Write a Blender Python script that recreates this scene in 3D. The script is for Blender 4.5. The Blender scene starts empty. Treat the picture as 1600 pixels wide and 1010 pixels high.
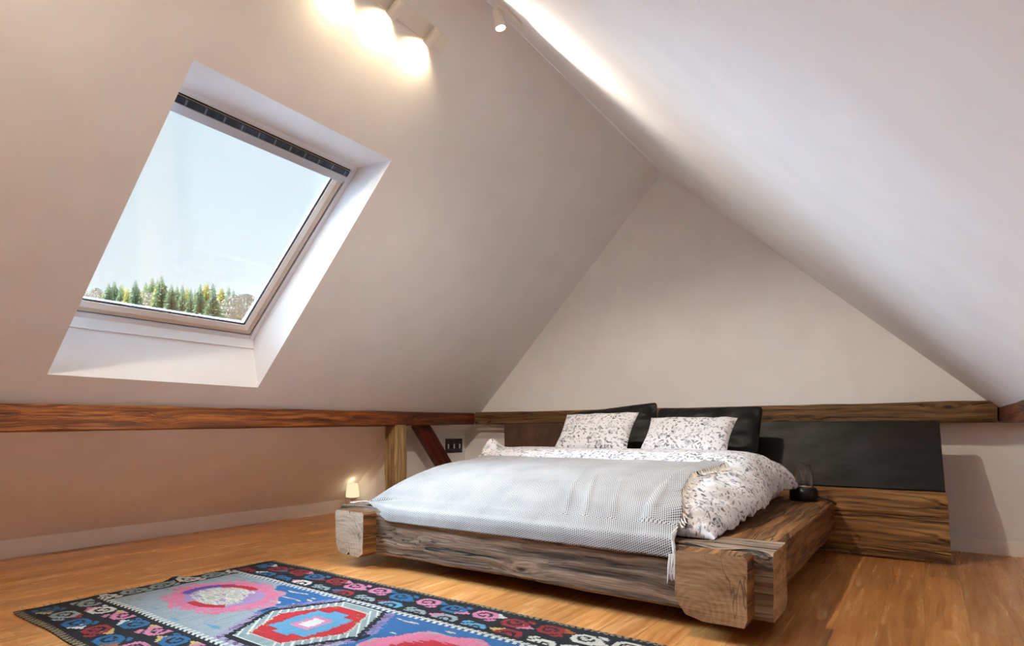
import bpy, bmesh, math, random
import numpy as np
from mathutils import Vector, Matrix, noise
R = math.radians
random.seed(4)
scn = bpy.context.scene
COL = scn.collection

# ------------------------------------------------------------------ helpers
def lin(c):
    def f(v):
        v /= 255.0
        return v/12.92 if v <= .04045 else ((v+.055)/1.055)**2.4
    return (f(c[0]), f(c[1]), f(c[2]), 1.0)

def fbm(p, f=1.0, o=3):
    v = 0; a = 1; t = 0
    for i in range(o):
        v += a*noise.noise(Vector(p)*f); t += a; a *= .5; f *= 2.03
    return v/t

def sstep(a, b, x):
    t = min(1, max(0, (x-a)/(b-a))); return t*t*(3-2*t)

def lerp(a, b, t): return a+(b-a)*t

def interp(tab, x):
    return float(np.interp(x, [t[0] for t in tab], [t[1] for t in tab]))

def tag(o, label=None, cat=None, group=None, kind=None):
    if label: o['label'] = label
    if cat: o['category'] = cat
    if group: o['group'] = group
    if kind: o['kind'] = kind
    return o

def empty(name, loc, label, cat, group=None):
    o = bpy.data.objects.new(name, None); COL.objects.link(o)
    o.location = loc; o.empty_display_size = .1
    return tag(o, label, cat, group)

def link(name, me, mats, parent=None, smooth=None):
    """mesh given in world coordinates; placed under its parent"""
    o = bpy.data.objects.new(name, me); COL.objects.link(o)
    for m in (mats if isinstance(mats, (list, tuple)) else [mats]):
        me.materials.append(m)
    if smooth is not None:
        me.shade_smooth(); me.set_sharp_from_angle(angle=R(smooth))
    if parent is not None:
        o.parent = parent
        me.transform(Matrix.Translation(-wloc(parent)))
    return o

def wloc(o):
    v = Vector(o.location)
    while o.parent: o = o.parent; v += Vector(o.location)
    return v

def mesh(verts, faces, mi=None):
    me = bpy.data.meshes.new('m'); me.from_pydata([tuple(v) for v in verts], [], faces)
    if mi: 
        for p, i in zip(me.polygons, mi): p.material_index = i
    bm = bmesh.new(); bm.from_mesh(me); bmesh.ops.recalc_face_normals(bm, faces=bm.faces); bm.to_mesh(me); bm.free()
    me.update(); return me

class MB:
    def __init__(s): s.v = []; s.f = []
    def hexa(s, c):
        n = len(s.v); s.v += [tuple(p) for p in c]
        for q in ((0,1,2,3),(4,7,6,5),(0,4,5,1),(1,5,6,2),(2,6,7,3),(3,7,4,0)): s.f.append([n+i for i in q])
        return s
    def box(s, x0, x1, y0, y1, z0, z1, fn=None):
        c = [(x0,y0,z0),(x1,y0,z0),(x1,y1,z0),(x0,y1,z0),(x0,y0,z1),(x1,y0,z1),(x1,y1,z1),(x0,y1,z1)]
        return s.hexa([fn(*p) for p in c] if fn else c)
    def tube(s, pts, r, n=10, caps=True):
        b = len(s.v); rs = r if isinstance(r, (list, tuple)) else [r]*len(pts)
        pts = [Vector(p) for p in pts]; up = None
        for i, p in enumerate(pts):
            d = (pts[min(i+1, len(pts)-1)]-pts[max(i-1, 0)]).normalized()
            if up is None: up = d.orthogonal().normalized()
            up = (up - d*up.dot(d)).normalized(); w = d.cross(up)
            for k in range(n):
                a = 2*math.pi*k/n
                s.v.append(tuple(p+(up*math.cos(a)+w*math.sin(a))*rs[i]))
        for i in range(len(pts)-1):
            for k in range(n):
                s.f.append([b+i*n+k, b+i*n+(k+1)%n, b+(i+1)*n+(k+1)%n, b+(i+1)*n+k])
        if caps:
            s.f.append([b+k for k in range(n)][::-1]); s.f.append([b+(len(pts)-1)*n+k for k in range(n)])
        return s
    def lathe(s, c, prof, n=28):
        b = len(s.v); m = len(prof)
        for r, z in prof:
            for k in range(n):
                a = 2*math.pi*k/n; s.v.append((c[0]+r*math.cos(a), c[1]+r*math.sin(a), c[2]+z))
        for i in range(m-1):
            for k in range(n): s.f.append([b+i*n+k, b+i*n+(k+1)%n, b+(i+1)*n+(k+1)%n, b+(i+1)*n+k])
        return s
    def poly(s, pts):
        n = len(s.v); s.v += [tuple(p) for p in pts]; s.f.append(list(range(n, n+len(pts)))); return s
    def build(s, name, mat, parent=None, smooth=None, bevel=0):
        me = mesh(s.v, s.f)
        if bevel:
            bm = bmesh.new(); bm.from_mesh(me)
            bmesh.ops.bevel(bm, geom=bm.edges[:], offset=bevel, segments=2, affect='EDGES', profile=.6)
            bm.to_mesh(me); bm.free()
        return link(name, me, mat, parent, smooth)

# ------------------------------------------------------------------ materials
class NT:
    def __init__(s, name):
        s.m = bpy.data.materials.new(name); s.m.use_nodes = True
        s.t = s.m.node_tree; s.t.nodes.clear()
        s.out = s.n('ShaderNodeOutputMaterial')
    def n(s, typ, _in=None, **kw):
        d = s.t.nodes.new(typ)
        for k, v in kw.items(): setattr(d, k, v)
        for k, v in (_in or {}).items(): s.set(d.inputs[k], v)
        return d
    def set(s, sock, v):
        if isinstance(v, bpy.types.NodeSocket): s.t.links.new(v, sock)
        elif isinstance(v, bpy.types.Node): s.t.links.new(v.outputs[0], sock)
        else: sock.default_value = v
    def math(s, op, a, b=None, c=None, clamp=False):
        i = {0: a}
        if b is not None: i[1] = b
        if c is not None: i[2] = c
        return s.n('ShaderNodeMath', i, operation=op, use_clamp=clamp).outputs[0]
    def vm(s, op, a, b=None, **kw):
        i = {0: a}
        if b is not None: i[1] = b
        d = s.n('ShaderNodeVectorMath', i, operation=op)
        return d
    def mix(s, fac, a, b, mode='MIX'):
        d = s.n('ShaderNodeMix', data_type='RGBA', blend_type=mode)
        s.set(d.inputs[0], fac); s.set(d.inputs[6], a); s.set(d.inputs[7], b)
        return d.outputs[2]
    def ramp(s, fac, stops, interp='LINEAR'):
        d = s.n('ShaderNodeValToRGB', {0: fac}); e = d.color_ramp.elements; d.color_ramp.interpolation = interp
        while len(e) < len(stops): e.new(.5)
        for x, (p, c) in zip(e, stops):
            x.position = p; x.color = c if len(c) == 4 else (*c, 1)
        return d.outputs[0]
    def rng(s, v, a, b, c=0, d=1):
        return s.n('ShaderNodeMapRange', {0: v, 1: a, 2: b, 3: c, 4: d}, clamp=True).outputs[0]
    def coord(s, which='Object'): return s.n('ShaderNodeTexCoord').outputs[which]
    def mapping(s, v, scale=(1,1,1), loc=(0,0,0), rot=(0,0,0)):
        return s.n('ShaderNodeMapping', {0: v, 'Location': loc, 'Rotation': rot, 'Scale': scale}).outputs[0]
    def noise(s, v, scale, detail=3, rough=.5, dist=0):
        return s.n('ShaderNodeTexNoise', {'Vector': v, 'Scale': scale, 'Detail': detail, 'Roughness': rough, 'Distortion': dist})
    def bump(s, h, strength=.3, dist=.01, normal=None):
        i = {'Height': h, 'Strength': strength, 'Distance': dist}
        if normal is not None: i['Normal'] = normal
        return s.n('ShaderNodeBump', i).outputs[0]
    def finish(s, color, rough=.6, normal=None, **kw):
        b = s.n('ShaderNodeBsdfPrincipled', {'Base Color': color, 'Roughness': rough})
        if normal is not None: s.set(b.inputs['Normal'], normal)
        for k, v in kw.items(): s.set(b.inputs[k.replace('_', ' ')], v)
        s.t.links.new(b.outputs[0], s.out.inputs[0]); return s.m

def plain(name, rgb, rough=.5, **kw):
    t = NT(name); return t.finish(lin(rgb), rough, **kw)

def plaster(name, rgb):
    t = NT(name); o = t.coord()
    n = t.noise(o, 3.0, 4); n2 = t.noise(o, 60, 3)
    c = t.mix(t.rng(n.outputs[0], .3, .7), lin(rgb), lin([v*.975 for v in rgb]))
    return t.finish(c, .85, t.bump(n2.outputs[0], .06, .004))

def wood(name, dark, mid, light, crack=.8, rough=.6, bump=.5, knots=1.0, freq=1.0, gloss=.35, stain=None, seed=0.0, change=None):
    """old timber; the grain runs along the object's own X axis"""
    t = NT(name); o = t.mapping(t.coord(), loc=(seed, seed*.7, seed*.3))
    # knots: scattered cells stretched along the grain
    kv = t.n('ShaderNodeTexVoronoi', {'Vector': t.mapping(o, (2.1, 5.2, 5.2)), 'Scale': 1.0, 'Randomness': 1.0})
    kd = kv.outputs['Distance']
    near = t.rng(kd, .55, .0)
    warp = t.noise(t.mapping(o, (.9, 2.4, 2.4)), 1.6, 2)
    off = t.vm('MULTIPLY', t.vm('SUBTRACT', warp.outputs['Color'], (.5,.5,.5)), (.0, .06, .06))
    push = t.math('MULTIPLY', t.math('POWER', near, 2.0), .055*knots)
    comb = t.n('ShaderNodeCombineXYZ', {0: 0.0, 1: push, 2: push})
    p = t.vm('ADD', t.vm('ADD', o, off), comb)
    g1 = t.noise(t.mapping(p, (1.3*freq, 34*freq, 34*freq)), 1.0, 5, .62)
    g2 = t.noise(t.mapping(p, (5*freq, 120*freq, 120*freq)), 1.0, 3, .6)
    big = t.noise(t.mapping(o, (.8, 4, 4)), 1.0, 3)
    w = t.math('ADD', t.math('MULTIPLY', g1.outputs[0], .75), t.math('MULTIPLY', g2.outputs[0], .25))
    c = t.ramp(w, [(.35, lin(dark)), (.48, lin(mid)), (.62, lin(light))])
    c = t.mix(t.rng(big.outputs[0], .35, .7, 0, .45), c, lin(mid if stain is None else stain))
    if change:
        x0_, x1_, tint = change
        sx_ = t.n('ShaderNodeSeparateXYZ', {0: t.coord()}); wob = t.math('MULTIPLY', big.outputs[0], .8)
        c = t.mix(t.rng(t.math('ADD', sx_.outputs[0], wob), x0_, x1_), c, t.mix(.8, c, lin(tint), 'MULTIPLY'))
    # long drying cracks
    cr = t.noise(t.mapping(p, (.20*freq, 11*freq, 11*freq)), 1.0, 4, .5)
    cm = t.math('ABSOLUTE', t.math('SUBTRACT', cr.outputs[0], .5))
    crk = t.rng(cm, .002, .013, 1, 0)
    gate = t.noise(t.mapping(o, (1.3, 3, 3), loc=(7, 3, 1)), 1.3, 2)
    cr2 = t.noise(t.mapping(p, (.35*freq, 30*freq, 30*freq), loc=(3, 5, 2)), 1.0, 3, .5)
    crk2 = t.rng(t.math('ABSOLUTE', t.math('SUBTRACT', cr2.outputs[0], .46)), .003, .02, 1, 0)
    gate2 = t.noise(t.mapping(o, (1.0, 5, 5), loc=(1, 8, 4)), 1.3, 2)
    crk2 = t.math('MULTIPLY', crk2, t.rng(gate2.outputs[0], .46, .56, 0, crack*.8))
    crk = t.math('MULTIPLY', crk, t.rng(gate.outputs[0], .38, .52, 0, crack))
    crk = t.math('MAXIMUM', crk, crk2)
    c = t.mix(crk, c, lin([v*.22 for v in dark]))
    kn = t.rng(kd, .10, .04)
    kn = t.math('MULTIPLY', kn, t.math('GREATER_THAN', kv.outputs['Color'], .45))
    c = t.mix(t.math('MULTIPLY', kn, .85*min(1, knots)), c, lin([v*.4 for v in dark]))
    h = t.math('SUBTRACT', w, t.math('MULTIPLY', crk, 1.2))
    h = t.math('SUBTRACT', h, t.math('MULTIPLY', kn, .3))
    return t.finish(c, rough, t.bump(h, bump, .018), **{'Specular_IOR_Level': gloss})

def endgrain(name, dark, mid, light):
    t = NT(name); o = t.coord()
    n = t.noise(t.mapping(o, (6, 3, 16)), 1.0, 5, .6)
    d = t.n('ShaderNodeVectorMath', {0: t.mapping(o, (0, 1, .9), loc=(0, .06, .1))}, operation='LENGTH').outputs['Value']
    ring = t.math('SINE', t.math('ADD', t.math('MULTIPLY', d, 210), t.math('MULTIPLY', n.outputs[0], 9)))
    saw = t.noise(t.mapping(o, (10, 7, 120)), 1.0, 3)
    w = t.math('ADD', t.math('ADD', t.math('MULTIPLY', n.outputs[0], .6), t.math('MULTIPLY', ring, .025)), t.math('MULTIPLY', saw.outputs[0], .35))
    c = t.ramp(w, [(.28, lin(dark)), (.46, lin(mid)), (.68, lin(light))])
    cr = t.noise(t.mapping(o, (2, 7, 1.2)), 1.0, 3)
    crk = t.rng(t.math('ABSOLUTE', t.math('SUBTRACT', cr.outputs[0], .52)), .001, .006, .55, 0)
    c = t.mix(crk, c, lin([v*.3 for v in dark]))
    return t.finish(c, .75, t.bump(t.math('SUBTRACT', w, crk), .5, .008), **{'Specular_IOR_Level': .25})

M = {}
M['plaster'] = plaster('white_plaster', (242, 241, 240))
M['reveal'] = plaster('window_lining_white', (240, 241, 243))
M['base'] = plain('baseboard_paint', (246, 242, 236), .45)
M['red'] = wood('red_stained_timber', (50, 24, 8), (116, 62, 22), (190, 118, 54), crack=.6, rough=.42, bump=.35, freq=.7, gloss=.5, seed=3, change=(1.2, 3.2, (150, 92, 84)))  # maroon towards one end: deeper stain, plus shade put into the colour
M['redd'] = wood('dark_red_timber', (34, 8, 4), (72, 18, 9), (104, 34, 16), crack=.3, rough=.45, bump=.3, freq=.8, gloss=.4, seed=9, knots=.5)
M['brown'] = wood('brown_beam_timber', (40, 26, 14), (104, 74, 44), (142, 108, 68), crack=.9, rough=.6, bump=.6, seed=5, freq=.8)
M['grey'] = wood('weathered_grey_timber', (46, 35, 27), (120, 100, 83), (176, 154, 132), crack=1, rough=.7, bump=1.0, seed=1, freq=.7)
M['bedw'] = wood('old_brown_bed_timber', (44, 26, 13), (116, 78, 44), (164, 120, 74), crack=.65, rough=.62, bump=.8, seed=2, freq=.7)
M['post'] = wood('pale_post_timber', (78, 58, 34), (150, 122, 82), (186, 160, 118), crack=.7, rough=.7, bump=.6, seed=8)
M['plank'] = wood('headboard_plank_timber', (38, 20, 9), (122, 80, 38), (174, 128, 72), crack=.6, rough=.55, bump=.9, seed=6, freq=.6)
M['end'] = endgrain('sawn_end_grain', (92, 66, 42), (166, 130, 92), (206, 176, 138))
M['endl'] = endgrain('pale_end_grain', (116, 98, 82), (186, 166, 146), (218, 202, 186))

# floor: oak laminate laid along Y
def floor_mat():
    t = NT('oak_laminate'); o = t.coord(); sx = t.n('ShaderNodeSeparateXYZ', {0: o})
    W, L = .19, 1.25
    row = t.math('FLOOR', t.math('DIVIDE', sx.outputs[0], W))
    wn = t.n('ShaderNodeTexWhiteNoise', {'W': row}, noise_dimensions='1D').outputs['Value']
    yy = t.math('ADD', t.math('DIVIDE', sx.outputs[1], L), t.math('MULTIPLY', wn, 7.0))
    cell = t.math('FLOOR', yy)
    wc = t.n('ShaderNodeTexWhiteNoise', {'Vector': t.n('ShaderNodeCombineXYZ', {0: row, 1: cell, 2: 0.0})}, noise_dimensions='3D')
    offv = t.vm('MULTIPLY', wc.outputs['Color'], (5, 9, 3))
    p = t.vm('ADD', o, offv)
    warp = t.noise(t.mapping(p, (3, .8, 1)), 2, 2)
    p2 = t.vm('ADD', p, t.vm('MULTIPLY', t.vm('SUBTRACT', warp.outputs['Color'], (.5,.5,.5)), (.09, 0, 0)))
    g = t.noise(t.mapping(p2, (22, 1.1, 1)), 1, 5, .6)
    g2 = t.noise(t.mapping(p2, (110, 3, 1)), 1, 3, .6)
    w = t.math('ADD', t.math('MULTIPLY', g.outputs[0], .7), t.math('MULTIPLY', g2.outputs[0], .3))
    c = t.ramp(w, [(.3, lin((136, 82, 38))), (.5, lin((186, 126, 70))), (.68, lin((210, 158, 102)))])
    tone = t.rng(wc.outputs['Value'], 0, 1, .80, 1.12)
    c = t.mix(1.0, c, t.n('ShaderNodeCombineXYZ', {0: tone, 1: tone, 2: tone}).outputs[0], 'MULTIPLY')
    fx = t.math('FRACT', t.math('DIVIDE', sx.outputs[0], W)); fy = t.math('FRACT', yy)
    ex = t.math('MINIMUM', fx, t.math('SUBTRACT', 1.0, fx)); ey = t.math('MULTIPLY', t.math('MINIMUM', fy, t.math('SUBTRACT', 1.0, fy)), L/W)
    gap = t.rng(t.math('MINIMUM', ex, ey), .003, .010, 1, 0)
    c = t.mix(t.math('MULTIPLY', gap, .55), c, lin((70, 40, 20)))
    h = t.math('SUBTRACT', t.math('MULTIPLY', w, .3), gap)
    return t.finish(c, t.rng(w, .3, .7, .34, .24), t.bump(h, .05, .004), **{'Specular_IOR_Level': .5})
M['floor'] = floor_mat()

def leaf_layer(t, uv, scale, rx, ry, keep, loc, bend=0.0):
    v = t.mapping(uv, (1, 1, 1), loc=loc)
    vo = t.n('ShaderNodeTexVoronoi', {'Vector': v, 'Scale': scale, 'Randomness': .95}, voronoi_dimensions='2D')
    local = t.vm('SUBTRACT', v, vo.outputs['Position'])
    cs = t.n('ShaderNodeSeparateColor', {0: vo.outputs['Color']})
    ang = t.math('MULTIPLY', cs.outputs[0], 6.283)
    r = t.n('ShaderNodeVectorRotate', {'Vector': local.outputs[0], 'Angle': ang}, rotation_type='Z_AXIS')
    q = t.vm('MULTIPLY', r, (1/rx, 1/ry, 0))
    d = t.n('ShaderNodeVectorMath', {0: q}, operation='LENGTH').outputs['Value']
    m = t.rng(d, .85, 1.0, 1, 0)
    k = t.math('LESS_THAN', cs.outputs[1], keep)
    return t.math('MULTIPLY', m, k), cs.outputs[2], d

def floral():
    t = NT('floral_cotton'); uv = t.coord('UV')
    cl = t.noise(uv, 7.0, 2)
    dens = t.rng(cl.outputs[0], .38, .55, .15, 1)
    base = lin((220, 220, 224)); c = base
    a, ra, da = leaf_layer(t, uv, 24, .0175, .0078, .75, (0, 0, 0))
    b, rb, db = leaf_layer(t, uv, 19, .022, .0060, .55, (3.1, 1.7, 0))
    f, rf, df = leaf_layer(t, uv, 9, .028, .022, .85, (5.3, 8.2, 0))
    s, rs, ds = leaf_layer(t, uv, 34, .006, .005, .5, (1.3, 4.4, 0))
    st, rst, dst = leaf_layer(t, uv, 12, .034, .0018, .6, (9.3, 2.4, 0))
    petal = t.math('SINE', t.math('MULTIPLY', df, 16))
    fm = t.math('MULTIPLY', f, t.rng(petal, -.2, .3))
    c = t.mix(t.math('MULTIPLY', st, .6), c, lin((110, 112, 122)))
    c = t.mix(t.math('MULTIPLY', fm, t.math('MULTIPLY', dens, .85)), c, lin((112, 116, 132)))
    c = t.mix(t.math('MULTIPLY', a, t.math('MULTIPLY', dens, .9)), c, t.mix(ra, lin((60, 62, 72)), lin((140, 142, 152))))
    c = t.mix(t.math('MULTIPLY', b, t.math('MULTIPLY', dens, .9)), c, t.mix(rb, lin((70, 72, 84)), lin((128, 132, 146))))
    c = t.mix(t.math('MULTIPLY', s, .75), c, lin((70, 72, 82)))
    wv = t.noise(t.coord(), 400, 2); wr = t.noise(t.coord(), 26, 4, .55, .8)
    h = t.math('ADD', t.math('MULTIPLY', wv.outputs[0], .12), t.math('MULTIPLY', wr.outputs[0], .6))
    return t.finish(c, .85, t.bump(h, .35, .012), **{'Specular_IOR_Level': .2, 'Sheen_Weight': .1})
M['floral'] = floral()

def knit():
    t = NT('waffle_weave'); uv = t.coord('UV'); s = t.n('ShaderNodeSeparateXYZ', {0: t.mapping(uv, rot=(0, 0, R(24)))})
    P = .0145; k = 2*math.pi/P
    a = t.math('SINE', t.math('MULTIPLY', t.math('ADD', s.outputs[0], t.math('MULTIPLY', s.outputs[1], .75)), k))
    b = t.math('SINE', t.math('MULTIPLY', t.math('SUBTRACT', s.outputs[0], t.math('MULTIPLY', s.outputs[1], .75)), k))
    w = t.math('ADD', t.math('MULTIPLY', a, .5), t.math('MULTIPLY', b, .5))
    big = t.noise(uv, 5, 3)
    w2 = t.math('ADD', w, t.rng(big.outputs[0], .3, .7, -.15, .15))
    m = t.rng(w2, -.55, -.05)
    c = t.mix(m, lin((56, 55, 60)), lin((176, 173, 171)))
    n = t.noise(t.coord(), 160, 2)
    h = t.math('ADD', m, t.math('MULTIPLY', n.outputs[0], .3))
    return t.finish(c, .9, t.bump(h, .5, .004), **{'Specular_IOR_Level': .15, 'Sheen_Weight': .15})
M['knit'] = knit()
M['yarn'] = plain('white_yarn', (236, 233, 228), .95)

def cloth(name, rgb, rough=.8, bs=.25, spec=.25):
    t = NT(name); o = t.coord()
    n = t.noise(o, 22, 4, .55, 1.0); n2 = t.noise(o, 500, 1)
    h = t.math('ADD', n.outputs[0], t.math('MULTIPLY', n2.outputs[0], .05))
    return t.finish(lin(rgb), rough, t.bump(h, bs, .012), **{'Specular_IOR_Level': spec})
M['sheet'] = cloth('white_sheet', (214, 214, 218), .85, .3)
M['black'] = cloth('black_satin', (18, 19, 21), .5, .3, .25)

def darkpanel():
    t = NT('charcoal_panel'); o = t.coord()
    n = t.noise(t.mapping(o, (2.2, 1, 4.5)), 1.3, 5, .6); n2 = t.noise(t.mapping(o, (1.1, 1, 1)), 1.0, 2)
    c = t.mix(t.rng(n.outputs[0], .35, .75), lin((12, 12, 12)), lin((40, 39, 40)))
    c = t.mix(t.rng(n2.outputs[0], .45, .65, 0, .6), c, lin((34, 25, 20)))
    return t.finish(c, t.rng(n.outputs[0], .3, .7, .55, .38), t.bump(n.outputs[0], .15, .01), **{'Specular_IOR_Level': .22})
M['panel'] = darkpanel()
def brownpanel():
    t = NT('dark_brown_panel'); o = t.coord()
    n = t.noise(t.mapping(o, (2.6, 1, 2.2)), 1.6, 4, .6)
    c = t.mix(t.rng(n.outputs[0], .35, .7), lin((66, 46, 36)), lin((92, 68, 54)))
    return t.finish(c, .6, t.bump(n.outputs[0], .15, .01), **{'Specular_IOR_Level': .25})
M['panelb'] = brownpanel()

def rugmat():
    t = NT('woven_kilim'); a = t.n('ShaderNodeAttribute', attribute_name='weave')
    o = t.coord(); s = t.n('ShaderNodeSeparateXYZ', {0: o})
    rib = t.math('SINE', t.math('MULTIPLY', s.outputs[1], 2*math.pi/.006))
    n = t.noise(t.mapping(o, (240, 90, 1)), 1, 3); n2 = t.noise(t.mapping(o, (40, 8, 1)), 1, 3)
    v = t.math('ADD', t.rng(n.outputs[0], .3, .7, .82, 1.14), t.rng(n2.outputs[0], .3, .7, -.1, .1))
    c = t.mix(1.0, a.outputs['Color'], t.n('ShaderNodeCombineXYZ', {0: v, 1: v, 2: v}).outputs[0], 'MULTIPLY')
    return t.finish(c, .95, t.bump(t.math('ADD', t.math('MULTIPLY', rib, .4), n.outputs[0]), .5, .003), **{'Specular_IOR_Level': .1, 'Sheen_Weight': .1})
M['rug'] = rugmat()
M['warp'] = plain('warp_thread', (150, 138, 112), .95)

M['cream'] = plain('cream_sash_lacquer', (246, 242, 234), .35)
M['tan'] = plain('tan_sash_edge', (206, 190, 172), .4)
M['framew'] = plain('white_window_frame', (228, 230, 234), .35)
M['alu'] = plain('pale_grey_profile', (196, 198, 206), .35)
M['gasket'] = plain('black_gasket', (22, 20, 20), .5)
M['white_metal'] = plain('white_lacquered_metal', (236, 232, 224), .35)
M['blackplastic'] = plain('black_plastic', (14, 14, 15), .35)
M['chrome'] = plain('brushed_steel', (200, 198, 194), .25, Metallic=1.0)

def navy():
    t = NT('navy_vent_grille'); o = t.coord(); s = t.n('ShaderNodeSeparateXYZ', {0: o})
    f = t.math('FRACT', t.math('MULTIPLY', s.outputs[1], 9.0)); m = t.math('LESS_THAN', f, .10)
    n = t.noise(t.mapping(o, (1, 30, 1)), 1, 2)
    c = t.mix(t.rng(n.outputs[0], .5, .7, 0, .4), lin((22, 38, 56)), lin((70, 92, 116)))
    return t.finish(t.mix(t.math('MULTIPLY', m, .5), c, lin((150, 165, 180))), .35)
M['navy'] = navy()

def glass(name, tint, amt):
    t = NT(name)
    tr = t.n('ShaderNodeBsdfTransparent', {0: tint}); gl = t.n('ShaderNodeBsdfGlossy', {'Color': (1,1,1,1), 'Roughness': .02})
    fr = t.n('ShaderNodeFresnel', {'IOR': 1.45})
    mx = t.n('ShaderNodeMixShader', {0: t.math('MULTIPLY', fr, amt), 1: tr, 2: gl})
    t.t.links.new(mx.outputs[0], t.out.inputs[0]); return t.m
M['glass'] = glass('window_glass', (.97, .985, .98, 1), .9)
M['jar'] = glass('clear_glass_dome', (.985, .99, .99, 1), .8)

def emit(name, rgb, st):
    t = NT(name); e = t.n('ShaderNodeEmission', {0: (*rgb, 1), 1: st}); t.t.links.new(e.outputs[0], t.out.inputs[0]); return t.m
M['bulb'] = emit('warm_bulb', (1.0, .80, .48), 14)
M['glow'] = emit('glowing_cream', (1.0, .80, .50), 1.1)

def foliage(name, a, b):
    t = NT(name); o = t.coord(); n = t.noise(o, 1.3, 3)
    c = t.mix(t.rng(n.outputs[0], .35, .65), lin(a), lin(b))
    return t.finish(c, .8, **{'Specular_IOR_Level': .1})
M['con'] = foliage('conifer_needles', (142, 154, 134), (178, 184, 150))  # tree colours are paled, putting the haze over the treeline into them
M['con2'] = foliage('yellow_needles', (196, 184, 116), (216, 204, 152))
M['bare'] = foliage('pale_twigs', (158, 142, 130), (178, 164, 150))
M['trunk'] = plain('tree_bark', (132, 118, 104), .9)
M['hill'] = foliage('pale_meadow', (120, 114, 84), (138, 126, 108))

# ------------------------------------------------------------------ the camera
TH = math.atan2(645., 919.)
cam = bpy.data.cameras.new('camera'); co = bpy.data.objects.new('camera', cam); COL.objects.link(co)
co.location = (0, 0, 1.0); co.rotation_euler = (R(90), 0, TH)
cam.sensor_fit = 'HORIZONTAL'; cam.sensor_width = 36; cam.lens = 919/1600*36
cam.shift_y = (672-505)/1600; cam.clip_start = .02; cam.clip_end = 500
scn.camera = co

# ------------------------------------------------------------------ the room
MS, CS = 1.025, 6.029                       # left slope: z = CS + MS*x
PH = math.atan(MS); XF = -CS/MS             # its foot on the floor
def SL(y, s, w=0.0):                        # point on the left slope: s up the slope, w outward
    return Vector((XF + s*math.cos(PH) - w*math.sin(PH), y, s*math.sin(PH) + w*math.cos(PH)))
RX, RZ = -2.262, 3.71                       # the ridge
MR = .93                                    # right slope: z = RZ - MR*(x-RX)
def RS(x): return RZ - MR*(x-RX)
YB, YG, YL = -2.6, 5.98, 6.08               # behind the camera / upper gable / lower gable
STOP = (RZ)/math.sin(PH)
XR = RX + RZ/MR
YA = 4.75                                   # the corner under the beam is boxed in from here on
ZL = 1.0                                    # the lower gable is recessed under this height
def struct(name, mb, mat, **kw): return tag(mb.build(name, mat, **kw), kind='structure')

struct('floor', MB().poly([(-6.0, YB, 0), (XR+.05, YB, 0), (XR+.05, 6.2, 0), (-6.0, 6.2, 0)]), M['floor'])
# left slope with the skylight hole; corner points of the hole on its surface
HO = {'tl': (1.527, 4.042), 'tr': (2.890, 4.042), 'br': (2.802, 1.890), 'bl': (1.362, 1.890)}
SZL = ZL/math.sin(PH)
def S2(k): return SL(*HO[k])
wl = MB()
def q(*pts): wl.poly([SL(*p) for p in pts])
XB = -5.83                                    # face of the baseboard, where the lower slope ends
xz = (ZL-CS)/MS
wl.poly([(XB-.02, YB, .13), (XB-.02, YA, .13), (xz, YA, ZL), (xz, YB, ZL)])
q((YB, SZL), (6.06, SZL), (6.06, 1.89), (2.802, 1.89), (1.362, 1.89), (YB, 1.89))
q((YB, 1.89), (1.362, 1.89), (1.527, 4.042), (YB, 4.042))
q((2.802, 1.89), (6.06, 1.89), (6.06, 4.042), (2.89, 4.042))
q((YB, 4.042), (1.527, 4.042), (2.89, 4.042), (6.06, 4.042), (6.06, STOP), (YB, STOP))
struct('wall_left', wl, M['plaster'])
struct('wall_right', MB().poly([(RX, YB, RZ), (RX, 6.06, RZ), (.62, 6.06, RS(.62)), (XR, 6.06, 0), (XR, YB, 0)]), M['plaster'])
gb = MB()
xl = (ZL-CS)/MS; xr = RX+(RZ-ZL)/MR; XK = -5.03    # XK: face of the low boxed-in wall in the left corner
gb.poly([(xl, YG, ZL), (xr, YG, ZL), (RX, YG, RZ)])
gb.poly([(xl, YG, ZL), (xr+.3, YG, ZL), (xr+.3, YL, ZL), (xl, YL, ZL)])
gb.poly([(XK, YL, 0), (XR+.05, YL, 0), (XR+.05, YL, ZL), (XK, YL, ZL)])
struct('wall_back', gb, M['plaster'])
struct('wall_front', MB().poly([(XF, YB, 0), (XR, YB, 0), (RX, YB, RZ)]), M['plaster'])
al = MB()
al.poly([(XB, YA, 0), (XK, YA, 0), (XK, YA, ZL), (xl, YA, ZL), (XB-.02, YA, .13)])
al.poly([(XK, YA, 0), (XK, YL, 0), (XK, YL, ZL), (XK, YA, ZL)])
al.poly([(XK, YA, ZL), (xl, YA, ZL), (xl, YL, ZL), (XK, YL, ZL)])
struct('wall_corner', al, M['plaster'])
bb = MB().box(XB-.05, XB, YB, YA, 0, .136).box(XB-.05, XB-.006, YB, YA, .136, .145)
struct('baseboard_left', bb, M['base'])
struct('baseboard_back', MB().box(XK, XR-.1, YL-.016, YL+.01, 0, .105).box(XK, XR-.1, YL-.012, YL+.01, .105, .112), M['base'])

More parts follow.
